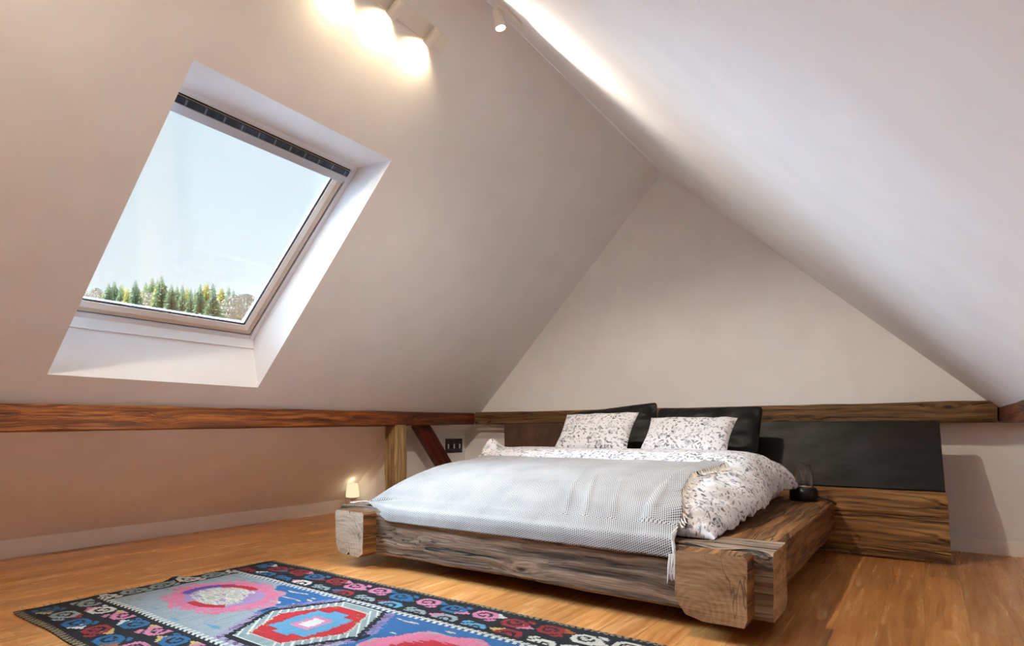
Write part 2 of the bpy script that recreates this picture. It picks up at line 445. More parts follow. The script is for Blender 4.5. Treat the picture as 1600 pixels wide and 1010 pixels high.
# ------------------------------------------------------------------ the skylight
W0 = .25                                     # depth of the window behind the plaster
SB, ST_ = 2.237, 3.79
def SK(y, s, w): return SL(y + (s-SB)*.08, s, w)
win = bpy.data.objects.new('window_1', None); COL.objects.link(win); win.location = SL(2.1, 3.2, .2)
tag(win, kind='structure')
YLs, YRs = 1.335, 2.692                      # the sash
ln = MB()
FB = dict(tl=SK(YLs-.05, ST_+.03, W0), tr=SK(YRs+.045, ST_+.03, W0), br=SK(YRs+.045, SB-.045, W0), bl=SK(YLs-.05, SB-.045, W0))
for a, b in (('tl', 'tr'), ('tr', 'br'), ('br', 'bl'), ('bl', 'tl')):
    ln.poly([S2(a), S2(b), FB[b], FB[a]])
ln.build('window_lining', M['reveal'], win)
# ledge along the lower edge of the lining
c0, c1 = S2('bl'), S2('br')
e0 = [lerp(c0, FB['bl'], .80), lerp(c1, FB['br'], .80)]; nrm = Vector((math.cos(PH), 0, .15)).normalized()*.012
def strip(mb, a, b, c, d, th):               # a slab over the quad abcd
    mb.hexa([a, b, c, d, a+th, b+th, c+th, d+th])
mb = MB(); strip(mb, e0[0], e0[1], FB['br'], FB['bl'], nrm); mb.build('sill_ledge', M['reveal'], win)
def bar(mb, y0, y1, s0, s1, w0, w1): mb.box(y0, y1, s0, s1, w0, w1, SK)
def ring(name, mat, m, bw, w0, w1, parent):  # four bars, m in from the sash edge
    mb = MB(); y0, y1, s0, s1 = YLs+m, YRs-m, SB+m, ST_-m
    bar(mb, y0, y0+bw, s0, s1, w0, w1); bar(mb, y1-bw, y1, s0, s1, w0, w1)
    bar(mb, y0+bw, y1-bw, s0, s0+bw, w0, w1); bar(mb, y0+bw, y1-bw, s1-bw, s1, w0, w1)
    return mb.build(name, mat, parent)
ring('window_frame', M['framew'], -.05, .044, W0-.012, W0+.09, win)
ring('gap_seal', M['gasket'], -.006, .012, W0+.004, W0+.09, win)
sash = ring('sash_rim', M['tan'], .006, .030, W0-.006, W0+.08, win)
ring('sash', M['cream'], .036, .046, W0-.002, W0+.03, win)
ring('glazing_seal', M['gasket'], .082, .005, W0+.004, W0+.03, win)
ring('glazing_bead', M['alu'], .087, .007, W0+.012, W0+.03, win)
mb = MB(); bar(mb, YLs+.05, YRs-.05, SB+.05, ST_-.05, W0+.020, W0+.026); mb.build('glass_pane', M['glass'], win)
mb = MB(); bar(mb, YLs, YRs-.012, ST_-.046, ST_-.010, W0-.03, W0+.02); mb.build('ventilation_flap', M['navy'], win)
mb = MB(); bar(mb, YLs, YRs-.016, ST_-.085, ST_-.047, W0-.040, W0); bar(mb, YLs, YRs-.016, ST_-.104, ST_-.088, W0-.028, W0); mb.build('top_profile', M['alu'], win)
mb = MB(); bar(mb, YRs+.004, YRs+.034, SB-.03, SB+.05, W0-.02, W0-.010); mb.build('hinge_plate', M['framew'], win)

# ------------------------------------------------------------------ old timbers
def timber(name, p0, p1, w, h, mats, parent=None, up=(0, 0, 1), jit=.006, bev=.014, seed=0, step=.06, profile=None, bow=0):
    """a hewn beam from p0 to p1 (centre line); w across, h along up; single values or (start, end)"""
    p0, p1 = Vector(p0), Vector(p1); L = (p1-p0).length
    X = (p1-p0).normalized(); Z = Vector(up); Z = (Z - X*Z.dot(X)).normalized(); Y = Z.cross(X)
    w = w if isinstance(w, tuple) else (w, w); h = h if isinstance(h, tuple) else (h, h)
    if profile is None:
        b0 = bev/max(w); b1 = bev/max(h)
        cor = [(.5-b0, -.5), (.5, -.5+b1), (.5, .5-b1), (.5-b0, .5), (-.5+b0, .5), (-.5, .5-b1), (-.5, -.5+b1), (-.5+b0, -.5)]
    else: cor = profile
    ring_ = []
    for i, a in enumerate(cor):
        b = cor[(i+1) % len(cor)]
        d = math.hypot((b[0]-a[0])*max(w), (b[1]-a[1])*max(h)); n = max(1, int(d/.035))
        for k in range(n): ring_.append((lerp(a[0], b[0], k/n), lerp(a[1], b[1], k/n)))
    n = len(ring_); ns = max(2, int(L/step)); V = []; F = []; mi = []
    for i in range(ns+1):
        t = i/ns; ww, hh = lerp(*w, t), lerp(*h, t)
        for y, z in ring_:
            q_ = Vector((L*(t-.5), y*ww, z*hh))
            s = fbm(q_+Vector((seed*3.1, seed, 0)), 2.2, 2)*jit*1.6 + fbm(q_+Vector((0, seed, 9)), 9, 2)*jit*.7
            dirv = Vector((0, y, z)).normalized() if (y or z) else Vector()
            q_ += dirv*s
            q_.z += bow*(1-(2*t-1)**2)
            if i in (0, ns): q_.x += fbm((y*5, z*5, seed+i), 2, 2)*jit
            V.append(q_)
    for i in range(ns):
        for k in range(n): F.append([i*n+k, i*n+(k+1) % n, (i+1)*n+(k+1) % n, (i+1)*n+k]); mi.append(0)
    for i, rev in ((0, True), (ns, False)):
        c = len(V); V.append(Vector((L*(i/ns-.5), 0, bow if False else 0)) + Vector((0, 0, sum(v.z for v in V[i*n:i*n+n])/n)))
        for k in range(n): F.append([c, i*n+k, i*n+(k+1) % n]); mi.append(1)
    me = mesh(V, F, mi)
    o = bpy.data.objects.new(name, me); COL.objects.link(o)
    for m in mats: me.materials.append(m)
    me.shade_smooth(); me.set_sharp_from_angle(angle=R(28))
    rot = Matrix((X, Y, Z)).transposed()
    o.rotation_euler = rot.to_euler(); o.location = (p0+p1)/2
    if parent is not None: o.parent = parent; o.location = (p0+p1)/2 - wloc(parent)
    return o

# left purlin: front face x = XP, sinking a little towards the camera
XP = -4.67
def pz(y): return (interp([(1.2, 1.165), (5.9, 1.214)], y) if y >= 1.2 else 1.165-(1.2-y)*.0104,
                   interp([(1.2, .983), (5.9, 1.068)], y) if y >= 1.2 else .983-(1.2-y)*.018)
pw = .24
def pur(y): a, b = pz(y); return Vector((XP-pw/2, y, (a+b)/2)), a-b
a0, h0 = pur(-2.55); a1, h1 = pur(5.83)
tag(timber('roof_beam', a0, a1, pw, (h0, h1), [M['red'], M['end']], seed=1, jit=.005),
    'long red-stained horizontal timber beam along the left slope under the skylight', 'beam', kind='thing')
# gable beam
tag(timber('roof_beam', (XP+.01, 5.90, 1.146), (.455, 5.90, 1.142), .15, (.150, .168), [M['brown'], M['end']], seed=2, jit=.006),
    'brown weathered horizontal beam across the gable wall above the headboard', 'beam', kind='thing')
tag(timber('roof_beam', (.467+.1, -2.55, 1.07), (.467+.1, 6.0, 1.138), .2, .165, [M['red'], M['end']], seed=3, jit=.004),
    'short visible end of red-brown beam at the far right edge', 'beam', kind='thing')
# post and brace
tag(timber('wooden_post', (-4.765, 4.56, 0), (-4.765, 4.56, 1.06), .185, .17, [M['post'], M['end']], up=(0, 1, 0), seed=4, jit=.006),
    'pale weathered upright wooden post under the left beam', 'post', kind='thing')
tag(timber('wooden_brace', (XP-.13, 4.955, 1.085), (XP-.13, 5.80, .10), .12, .185, [M['redd'], M['end']], up=(0, .75, .65), seed=5, jit=.004),
    'dark red slanting wooden brace between the post and the gable wall', 'brace', kind='thing')

# ------------------------------------------------------------------ wall socket
ya_, yb_, za, zb = 5.665, 6.0, .70, .885
so = empty('wall_socket', (XK, (ya_+yb_)/2, za), 'black multi-gang wall socket plate in a pale frame beside the slanting brace', 'socket')
f = MB(); x0, x1 = XK, XK+.010; b = .018
f.box(x0, x1, ya_-b, yb_+b, za-b, za).box(x0, x1, ya_-b, yb_+b, zb, zb+b).box(x0, x1, ya_-b, ya_, za, zb).box(x0, x1, yb_, yb_+b, za, zb)
f.build('frame', M['white_metal'], so)
MB().box(XK+.001, XK+.013, ya_, yb_, za, zb).build('cover_plate', M['blackplastic'], so)
for k in range(3):
    yc = lerp(ya_, yb_, (k+.5)/3); zc = (za+zb)/2; n = 20
    rp_ = [(XK+.014, yc+.046*math.cos(2*math.pi*i/n), zc+.046*math.sin(2*math.pi*i/n)) for i in range(n)]
    sk = MB().tube(rp_+[rp_[0]], .005, 6, caps=False).build('socket_insert', M['blackplastic'], so, smooth=40)
    MB().box(XK+.012, XK+.022, yc-.012, yc+.008, zc-.034, zc+.024).build('plug', M['white_metal'], sk)

# ------------------------------------------------------------------ bed frame
bed = empty('platform_bed', (-2.127, 4.2, 0), 'low double bed frame of thick old timber beams with lapped corner blocks', 'bed')
GB = [M['grey'], M['endl']]; BB = [M['bedw'], M['end']]
foot_profile = None
timber('foot_rail', (-3.676, 3.115, .255), (-.580, 3.115, .255), .33, .335, [M['grey'], M['end']], bed, seed=11, jit=.008, bev=.018)
blk = [(.5-.04, -.5+.03), (.5, -.5+.14), (.5, .46), (.46, .5), (-.46, .5), (-.5, .46), (-.5, -.5+.30), (-.34, -.5+.08), (-.1, -.5+.02)]
blk_m = [(-x, z) for x, z in blk][::-1]
# Y axis of the profile points to -x for a beam running towards -y
b1 = timber('corner_block', (-.836, 2.99, .245), (-.836, 2.825, .245), .338, .335, [M['bedw'], M['end']], bed, seed=12, jit=.006, profile=blk, step=.03)
blk2 = [(.5-.14, -.5), (.5, -.5+.1), (.5, .5-.04), (.46, .5), (.06, .5), (.03, .44), (0, .5), (-.46, .5), (-.5, .46), (-.5, -.5+.28), (-.40, -.5+.06), (-.1, -.5), (.0, -.42), (.04, -.5)]
b2 = timber('corner_block', (-3.434, 2.99, .243), (-3.434, 2.825, .243), .303, .322, [M['bedw'], M['endl']], bed, seed=13, jit=.006, profile=blk2, step=.03)
timber('side_rail', (-.80, 3.275, .29), (-.80, 5.40, .29), .39, (.265, .29), BB, bed, seed=14, jit=.009, bev=.02)
timber('side_rail', (-3.44, 3.275, .285), (-3.44, 5.40, .285), .39, (.265, .29), BB, bed, seed=15, jit=.009, bev=.02)
MB().box(-3.25, -.99, 3.27, 5.40, .33, .40).build('platform_board', M['bedw'], bed)
MB().box(-3.0, -1.25, 3.62, 5.1, 0, .335).build('plinth', M['blackplastic'], bed)

# ------------------------------------------------------------------ headboard
hb = empty('headboard', (-2.0, 5.6, 0), 'wide leaning headboard with a charcoal upper panel and old wooden planks below', 'headboard')
def slab(name, z0, z1, y0, y1, xl0, xl1, xr0, xr1, th, mats, seed, jit=.005):
    """leaning plank: front face from (y0,z0) to (y1,z1)"""
    up = Vector((0, y1-y0, z1-z0)); h = up.length; nrm_ = Vector((0, up.z, -up.y)).normalized()
    c = Vector((0, (y0+y1)/2, (z0+z1)/2)) + nrm_*th/2
    o = timber(name, (xl0, c.y, c.z), (xr0, c.y, c.z), th, h, mats, hb, up=up, seed=seed, jit=jit, bev=.006)
    for v in o.data.vertices:                 # slant of the two ends
        f = v.co.z/h
        L2 = (xr0-xl0)/2
        v.co.x += f*((xr1-xr0) if v.co.x > 0 else (xl1-xl0))*(abs(v.co.x)/L2)**8
    return o
slab('plank', .015, .335, 5.395, 5.45, -4.17, -4.15, .155, .138, .06, [M['plank'], M['end']], 21)
slab('plank', .340, .530, 5.45, 5.485, -4.15, -4.14, .142, .130, .06, [M['plank'], M['end']], 22)
pb = slab('upper_panel', .532, 1.075, 5.515, 5.70, -4.04, -4.19, -2.11, -2.11, .05, [M['panelb'], M['panelb']], 24, .003); pb['label'] = 'dark brown panel behind the left pillow'
slab('upper_panel', .532, 1.075, 5.515, 5.70, -2.10, -2.10, .110, .075, .05, [M['panel'], M['panel']], 23, .003)

# ------------------------------------------------------------------ bedding
def grid_mesh(nu, nv, fn, uvfn=None):
    V = [fn(i/nu, j/nv) for j in range(nv+1) for i in range(nu+1)]
    F = [[j*(nu+1)+i, j*(nu+1)+i+1, (j+1)*(nu+1)+i+1, (j+1)*(nu+1)+i] for j in range(nv) for i in range(nu)]
    me = bpy.data.meshes.new('m'); me.from_pydata([tuple(v) for v in V], [], F)
    if uvfn:
        ul = me.uv_layers.new(name='UVMap')
        uv = [uvfn(i/nu, j/nv) for j in range(nv+1) for i in range(nu+1)]
        for lp in me.loops: ul.data[lp.index].uv = uv[lp.vertex_index]
    me.update(); return me

def rounded_box(x0, x1, y0, y1, z0, z1, r):
    mb = MB().box(x0, x1, y0, y1, z0, z1); me = mesh(mb.v, mb.f)
    bm = bmesh.new(); bm.from_mesh(me); bmesh.ops.bevel(bm, geom=bm.edges[:], offset=r, segments=4, affect='EDGES', profile=.5); bm.to_mesh(me); bm.free(); return me
mt = empty('mattress', (-2.1, 4.3, .425), 'white sheeted mattress edge showing under the floral duvet', 'mattress')
link('mattress_body', rounded_box(-3.22, -.99, 3.42, 5.36, .428, .575, .05), M['sheet'], mt, smooth=40)

PT = [(3.00, .45), (3.06, .51), (3.14, .565), (3.3, .635), (3.5, .688), (3.7, .718), (4.0, .735), (4.10, .752), (4.22, .805), (4.42, .842), (4.75, .84), (5.0, .80), (5.25, .74), (5.4, .66)]
PY = np.array([p[0] for p in PT]); PZ = np.array([p[1] for p in PT])
def P(y):
    # smooth interpolation
    return sum(float(np.interp(y+d, PY, PZ)) for d in (-.06, -.03, 0, .03, .06))/5
HR = [(3.05, .445), (3.3, .45), (3.5, .485), (4.2, .535), (4.7, .555), (5.4, .55)]
XR0, XR1 = -1.27, -.845
XL0, XL1 = -3.13, -3.46
def duvet_z(x, y, top):
    if x > XR0:
        e = min(1, (x-XR0)/(XR1-XR0)); h = interp(HR, y); return h+(top-h)*max(0, 1-e**2.3)**.55
    if x < XL0:
        e = min(1, (x-XL0)/(XL1-XL0)); h = .44; return h+(top-h)*max(0, 1-e**2.3)**.55
    return top
def wrinkle(x, y):
    k = sstep(-1.30, -1.02, x)
    n1 = noise.noise(Vector((x*3.5+y*1.6, y*13-x*9, 2.3))); n2 = noise.noise(Vector((x*7+y*2, y*30-x*22, 5.1)))
    return k*(.024*n1+.015*n2) + .006*noise.noise(Vector((x*3, y*4, 1)))
def dx(u):                                    # spread columns so the drops at both sides are well sampled
    if u < .2: a = (.2-u)/.2; return XL0+(XL1-XL0)*math.sin(a*math.pi/2)
    if u > .7: a = (u-.7)/.3; return XR0+(XR1-XR0)*math.sin(a*math.pi/2)
    return lerp(XL0, XR0, (u-.2)/.5)
def duvet_pt(u, v):
    x = dx(u); ys = 3.075; y = lerp(ys, 5.15, v)
    if x > -1.3:                               # right front corner is drawn back a little
        k = sstep(-1.3, -.85, x)
        ys = 3.06+.02*k; y = lerp(ys, 5.15, v)
        x += .02*math.sin(y*5.2)*k - .035*k*(1-sstep(3.1, 3.5, y))
    z = duvet_z(dx(u), y, P(y)) + wrinkle(x, y)
    # open edge of the fold puckers
    z += .028*math.exp(-((y-4.30)/.06)**2)*(.4+.6*noise.noise(Vector((x*4, 1, 1))))*(0 if x > -1.2 else 1)
    # raised corner at the far left of the turned-back edge
    z += .13*math.exp(-((x+3.30)/.07)**2-((y-4.36)/.12)**2)
    f_ = min(1, max(0, (ys+.11-y)/.11))
    z = .437+(z-.437)*max(0, 1-f_**2.6)**.5
    z = max(z, .437)
    return Vector((x, y, z))
def duvet_uv(u, v): return (dx(u)+(.1*(u-.85)/.15 if u > .85 else 0), lerp(3.07, 5.15, v))
dme = grid_mesh(150, 150, duvet_pt, duvet_uv)
du = link('duvet', dme, M['floral'], smooth=60)
du.modifiers.new('thickness', 'SOLIDIFY').thickness = .03
du.modifiers['thickness'].offset = -1
tag(du, 'white duvet with grey floral print, crumpled over the right side of the mattress', 'duvet')

# blanket
BT = [(2.935, .345), (2.940, .40), (2.952, .432), (2.99, .452), (3.03, .49)]
def RB(y): return interp([(2.9, -1.055), (3.1, -1.06), (3.3, -1.13), (3.66, -1.175), (4.0, -1.12), (4.3, -1.05)], y)
BS = [0, .07, .10, .13, .18]                  # path along the cloth from the front hem
NY = 130
bpath = []
for k in range(26):
    t = k/25*4; i = min(3, int(t)); bpath.append((lerp(BT[i][0], BT[i+1][0], t-i), lerp(BT[i][1], BT[i+1][1], t-i), False))
for k in range(1, NY): bpath.append((lerp(3.03, 4.10, k/(NY-1)), None, True))
barc = [0.0]
for k in range(1, len(bpath)):
    y0, y1 = bpath[k-1][0], bpath[k][0]
    zf = lambda b: b[1] if b[1] is not None else P(b[0])
    barc.append(barc[-1]+math.hypot(y1-y0, zf(bpath[k])-zf(bpath[k-1])))
def blanket_pt(u, v):
    j = int(round(v*(len(bpath)-1))); y, z, top = bpath[j]
    xr_ = RB(y); xl_ = -3.47
    x = lerp(xl_, xr_, u)
    if top:
        b = lerp(P(y)+.014, .49+(P(y)-P(3.03)), 1-sstep(3.03, 3.12, y))
        zz = duvet_z(x, y, b)
        if x > XR0: zz += .013
        zz = max(zz, .445) + wrinkle(x, y)*.8
        y += .02*noise.noise(Vector((x*2.5, 0, 4)))*sstep(3.9, 4.14, y)
    else:
        k = sstep(-3.12, -3.44, x)             # left corner lies up on the rail
        zz = lerp(z, max(z, .452), k); y = lerp(y, 2.985+.045*min(1, j/25), k)
        kr = sstep(-3.0, -3.47, x)
        zz = min(zz, lerp(.49, .452, kr)) if zz > .452 else zz
    # drawn-up folds near the right front
    amp = (1-sstep(3.0, 3.75, y))
    for x0, sl, wd, a in ((-1.72, .10, .020, .012), (-1.58, .12, .018, .014), (-1.43, .08, .022, .010), (-1.22, .02, .03, .014)):
        xc = x0 + (y-2.95)*(-sl)*3
        zz += a*amp*math.exp(-((x-xc)/wd)**2)*(1 if top else .4)
    yy = y - (.006*noise.noise(Vector((x*6, zz*5, 3))) if not top else 0)
    zz += .004*noise.noise(Vector((x*5, y*6, 8)))
    if top: zz = max(zz, .444)
    return Vector((x, yy, zz))
bme = grid_mesh(190, len(bpath)-1, blanket_pt, lambda u, v: (lerp(-3.47, -1.1, u), barc[int(round(v*(len(bpath)-1)))]))
bl = link('throw_blanket', bme, M['knit'], smooth=70)
so_ = bl.modifiers.new('thickness', 'SOLIDIFY'); so_.thickness = .007; so_.offset = 1
tag(bl, 'grey and white woven throw blanket spread over the duvet, hanging over the foot rail', 'blanket')
# knotted fringe on both side edges
fr = MB(); rnd = random.Random(7)
def fringe(u, sgn, step, front):
    n = len(bpath)-1; j = 0
    while j <= n:
        p = blanket_pt(u, j/n)
        top = bpath[j][2]
        for q_ in range(2):
            L = rnd.uniform(.03, .05) if top else rnd.uniform(.05, .09)
            dxy = Vector((sgn*rnd.uniform(.6, 1), rnd.uniform(-.7, .5), -.1)).normalized()
            if not top and sgn > 0: dxy = Vector((sgn*rnd.uniform(.0, .35), -.12, -1)).normalized()
            a = p + Vector((0, 0, .008)); pts = [a]
            for k in range(1, 4):
                b = a + dxy*L*k/3 + Vector((0, rnd.uniform(-.004, .004), 0))
                if top: b.z = max(duvet_z(min(max(b.x, XL1), XR1), b.y, P(b.y))+.012, .446) if b.x > XL1 else max(.446, a.z-.02*k)
                else: b.y = min(b.y, 2.932)
                pts.append(b)
            fr.tube(pts, [.0034, .0045, .003, .0018], 5)
        j += step
fringe(1.0, 1, 3, True); fringe(0.0, -1, 2, True)
# tassel hanging at the right front corner
p = blanket_pt(1, 0)
for k in range(9):
    a = p+Vector((rnd.uniform(-.012, .02), -.010, .02)); L = rnd.uniform(.08, .16)
    fr.tube([a, a+Vector((rnd.uniform(-.008, .008), -.004, -L*.5)), a+Vector((rnd.uniform(-.014, .014), -.004, -L))], [.005, .005, .002], 5)
fo = fr.build('fringe', M['yarn'], bl, smooth=60); fo['kind'] = 'stuff'; fo['label'] = 'white knotted fringe'

def pillow(name, c, w, h, th, lean, roll, yaw, mat, label, group, seed, crease=.012, pinch=.06, sag=0.0):
    N = 40
    def shape(sd):
        V = []
        for j in range(N+1):
            for i in range(N+1):
                a = -1+2*i/N; b = -1+2*j/N
                a = math.sin(a*math.pi/2)*.35+a*.65; b = math.sin(b*math.pi/2)*.35+b*.65
                x = a*w/2*(1-pinch*(1-b*b)*abs(a)**2); z = b*h/2*(1-pinch*1.2*(1-a*a)*abs(b)**2)
                f = max(0, 1-a**4)**.6*max(0, 1-b**4)**.6
                t = th/2*f
                nz = fbm((x*3+seed, z*3, sd*2.0+seed), 2.2, 3)*crease*1.6
                ray_ = noise.noise(Vector((math.atan2(b, a)*3.2, seed, sd)))*crease*(abs(a)*abs(b))**.7*1.5
                y = sd*(t + (nz+ray_)*min(1, f*3)) + (nz*.6 if f < .3 else 0)
                z += -sag*h*(1-b)*.5*0
                rc = 1-.045*(abs(a)*abs(b))**9*(1 if pinch < .05 else 0)
                V.append((x*rc, y, z*rc))
        return V
    A, B = shape(-1), shape(1); V = A + B; F = []; n1 = (N+1)**2; uv = []
    for j in range(N):
        for i in range(N):
            q_ = [j*(N+1)+i, j*(N+1)+i+1, (j+1)*(N+1)+i+1, (j+1)*(N+1)+i]
            F.append(q_); F.append([n1+k for k in q_[::-1]])
    me = bpy.data.meshes.new('m'); me.from_pydata(V, [], F)
    ul = me.uv_layers.new(name='UVMap')
    for lp in me.loops:
        v = V[lp.vertex_index]; ul.data[lp.index].uv = (v[0]+seed*3.3, v[2]+seed)
    bm = bmesh.new(); bm.from_mesh(me); bmesh.ops.remove_doubles(bm, verts=bm.verts, dist=.0015); bm.to_mesh(me); bm.free()
    o = link(name, me, mat, smooth=70)
    o.matrix_world = Matrix.Translation(c) @ Matrix.Rotation(yaw, 4, 'Z') @ Matrix.Rotation(-lean, 4, 'X') @ Matrix.Rotation(roll, 4, 'Y')
    return tag(o, label, 'pillow', group)
pillow('bed_pillow', (-2.50, 5.27, .945), .90, .60, .17, R(20), R(-6), R(2), M['black'], 'black pillow with raised corner at the left against the headboard', 'black pillows', 1.0, .020, .025)
pillow('bed_pillow', (-1.60, 5.25, .925), .95, .60, .17, R(20), R(0), R(-2), M['black'], 'black pillow at the right against the headboard, behind the right cushion', 'black pillows', 2.0, .020, .03)
pillow('floral_cushion', (-2.445, 4.79, .975), .73, .46, .15, R(40), R(-1), R(0), M['floral'], 'white cushion with grey flowers, the left of the two floral cushions', 'floral cushions', 3.0, .010)
pillow('floral_cushion', (-1.61, 4.80, .945), .74, .42, .15, R(42), R(1), R(-1), M['floral'], 'white cushion with grey flowers, the right of the two, propped on the right black pillow', 'floral cushions', 4.0, .010)

# ------------------------------------------------------------------ lamp on the bed rail
lx, ly, lz = -.80, 5.23, .432
lp = empty('table_lamp', (lx, ly, lz), 'small lamp with black base and clear glass dome on the bed rail', 'lamp')
MB().lathe((lx, ly, lz), [(0, 0), (.098, 0), (.104, .01), (.104, .075), (.095, .098), (.078, .108), (.0, .108)]).build('base', M['blackplastic'], lp, smooth=40)
dome = [(.070, .110), (.072, .14), (.074, .18), (.069, .23), (.055, .27), (.034, .295), (.018, .305), (.016, .318), (.0, .322)]
MB().lathe((lx, ly, lz), dome).build('glass_dome', M['jar'], lp, smooth=60)
MB().lathe((lx, ly, lz), [(.068, .108), (.074, .108), (.076, .114), (.074, .120), (.068, .120)]).build('metal_ring', M['chrome'], lp, smooth=60)
MB().lathe((lx, ly, lz), [(.0, .11), (.022, .11), (.024, .15), (.014, .17), (.020, .20), (.026, .225), (.018, .25), (.0, .258)]).build('bulb', M['jar'], lp, smooth=60)
MB().tube([(lx+.09, ly+.02, lz+.035), (lx+.15, ly+.0, lz+.028), (lx+.20, ly-.015, lz+.012), (lx+.235, ly-.05, lz-.01)], .008, 8).build('cable', M['blackplastic'], lp, smooth=60)

# glowing stand-in for an unidentified bright spot behind the bed
gx, gy = -5.55, 4.62
gl = empty('glow_object', (gx, gy, 0), 'small glowing cream object on the floor behind the left foot of the bed', 'lamp')
MB().lathe((gx, gy, 0), [(0, 0), (.07, 0), (.08, .02), (.05, .05), (.02, .07), (.015, .17), (.05, .185), (.06, .20), (0, .20)]).build('base', M['tan'], gl, smooth=40)
n = 30; g_ = MB(); b0 = len(g_.v)
for (r, z) in ((.075, .205), (.073, .25), (.066, .31), (.058, .365)):
    for k in range(n): a = 2*math.pi*k/n; rr = r*(1+.05*(k % 2)); g_.v.append((gx+rr*math.cos(a), gy+rr*math.sin(a), z))
for i in range(3):
    for k in range(n): g_.f.append([i*n+k, i*n+(k+1) % n, (i+1)*n+(k+1) % n, (i+1)*n+k])
g_.build('glow_body', M['glow'], gl)
pl_ = bpy.data.lights.new('glow_light', 'POINT'); pl_.energy = .45; pl_.color = (1, .72, .42); pl_.shadow_soft_size = .06
plo = bpy.data.objects.new('glow_light', pl_); COL.objects.link(plo); plo.location = (gx+.02, gy-.02, .40)

# ------------------------------------------------------------------ spotlight bars
def spot(name, loc, d, energy, size, blend, col=(1, .84, .62), rad=.02):
    l = bpy.data.lights.new(name, 'SPOT'); l.energy = energy; l.spot_size = size; l.spot_blend = blend; l.color = col; l.shadow_soft_size = rad
    o = bpy.data.objects.new(name, l); COL.objects.link(o); o.location = loc
    o.rotation_euler = Vector(d).to_track_quat('-Z', 'Y').to_euler(); return o

def bar_lamp(label, s_pt, nrm_, dn, ys, aim, e, size, blend, rad=.02, col=(1, .87, .69)):
    """s_pt(y): point on the slope; nrm_: into the room; dn: down the slope; aim: beam direction"""
    y0, y1 = ys[0]-.14, ys[-1]+.14
    base = s_pt((y0+y1)/2)
    th = empty('ceiling_spotlight', base, label, 'ceiling lamp', 'ceiling spotlights')
    mb = MB(); hw = .05
    def fn(a, b, c): return s_pt(a) + dn*b + nrm_*c
    mb.box(y0, y1, -hw, hw, 0.0, .022, fn); mb.build('mounting_bar', M['white_metal'], th, bevel=.004)
    for i, y in enumerate(ys):
        root = s_pt(y) + nrm_*.02; piv = root + nrm_*.04
        av = Vector(aim[i]).normalized()
        arm = MB().tube([root, piv], .007, 8).build('arm', M['white_metal'], th, smooth=40)
        a = piv - av*.045; b = piv + av*.065
        m2 = MB(); m2.tube([a, a+av*.004, b], [.026, .031, .031], 20, caps=False)
        n0 = len(m2.v); m2.tube([b, b-av*.02], [.031, .026], 20, caps=False)
        # back cap
        m2.tube([a-av*.001, a], [.001, .026], 20, caps=False)
        hd = m2.build('lamp_head', M['white_metal'], th, smooth=35)
        m3 = MB(); up = av.orthogonal().normalized(); w = av.cross(up); c = b-av*.012
        m3.poly([c+(up*math.cos(t)+w*math.sin(t))*.0265 for t in [2*math.pi*k/20 for k in range(20)]])
        m3.build('bulb', M['bulb'], hd)
        spot('spot_light', b-av*.006, av, e[i], size, blend, col, rad)
    return th
nL = Vector((math.sin(PH), 0, -math.cos(PH))); dL = Vector((-math.cos(PH), 0, -math.sin(PH)))
sL = 4.83
bar_lamp('white spotlight bar with three heads on the left slope above the skylight', lambda y: SL(y, sL), nL, dL, [2.07, 2.375, 2.68],
         [(dL*1.0 - nL*.25 + Vector((0, -.1, 0))) for _ in range(3)], [11, 11, 11], R(140), .6, col=(1, .79, .48))
PR = math.atan(MR); nR = Vector((-math.sin(PR), 0, -math.cos(PR))); dR = Vector((math.cos(PR), 0, -math.sin(PR)))
def SRp(y): x = -2.02; return Vector((x, y, RS(x)))
bar_lamp('white spotlight bar by the ridge at the top edge, one lit head showing', SRp, nR, dR, [2.2, 2.5, 2.80],
         [(dR*1.0 + nR*.15), (dR*.9 + nR*.3), Vector((.10, .16, -1))], [34, 34, 260], R(140), .5)
bar_lamp('added white spotlight bar behind the viewer, unseen fill for the left slope', SRp, nR, dR, [-.9, -.6, -.3],  # unseen bar, added to light the left slope evenly
         [Vector((-.9, .25, -.6)), Vector((-.8, .75, -.45)), Vector((-.6, 1.0, -.28))], [165, 175, 110], R(80), 1.0, .06)

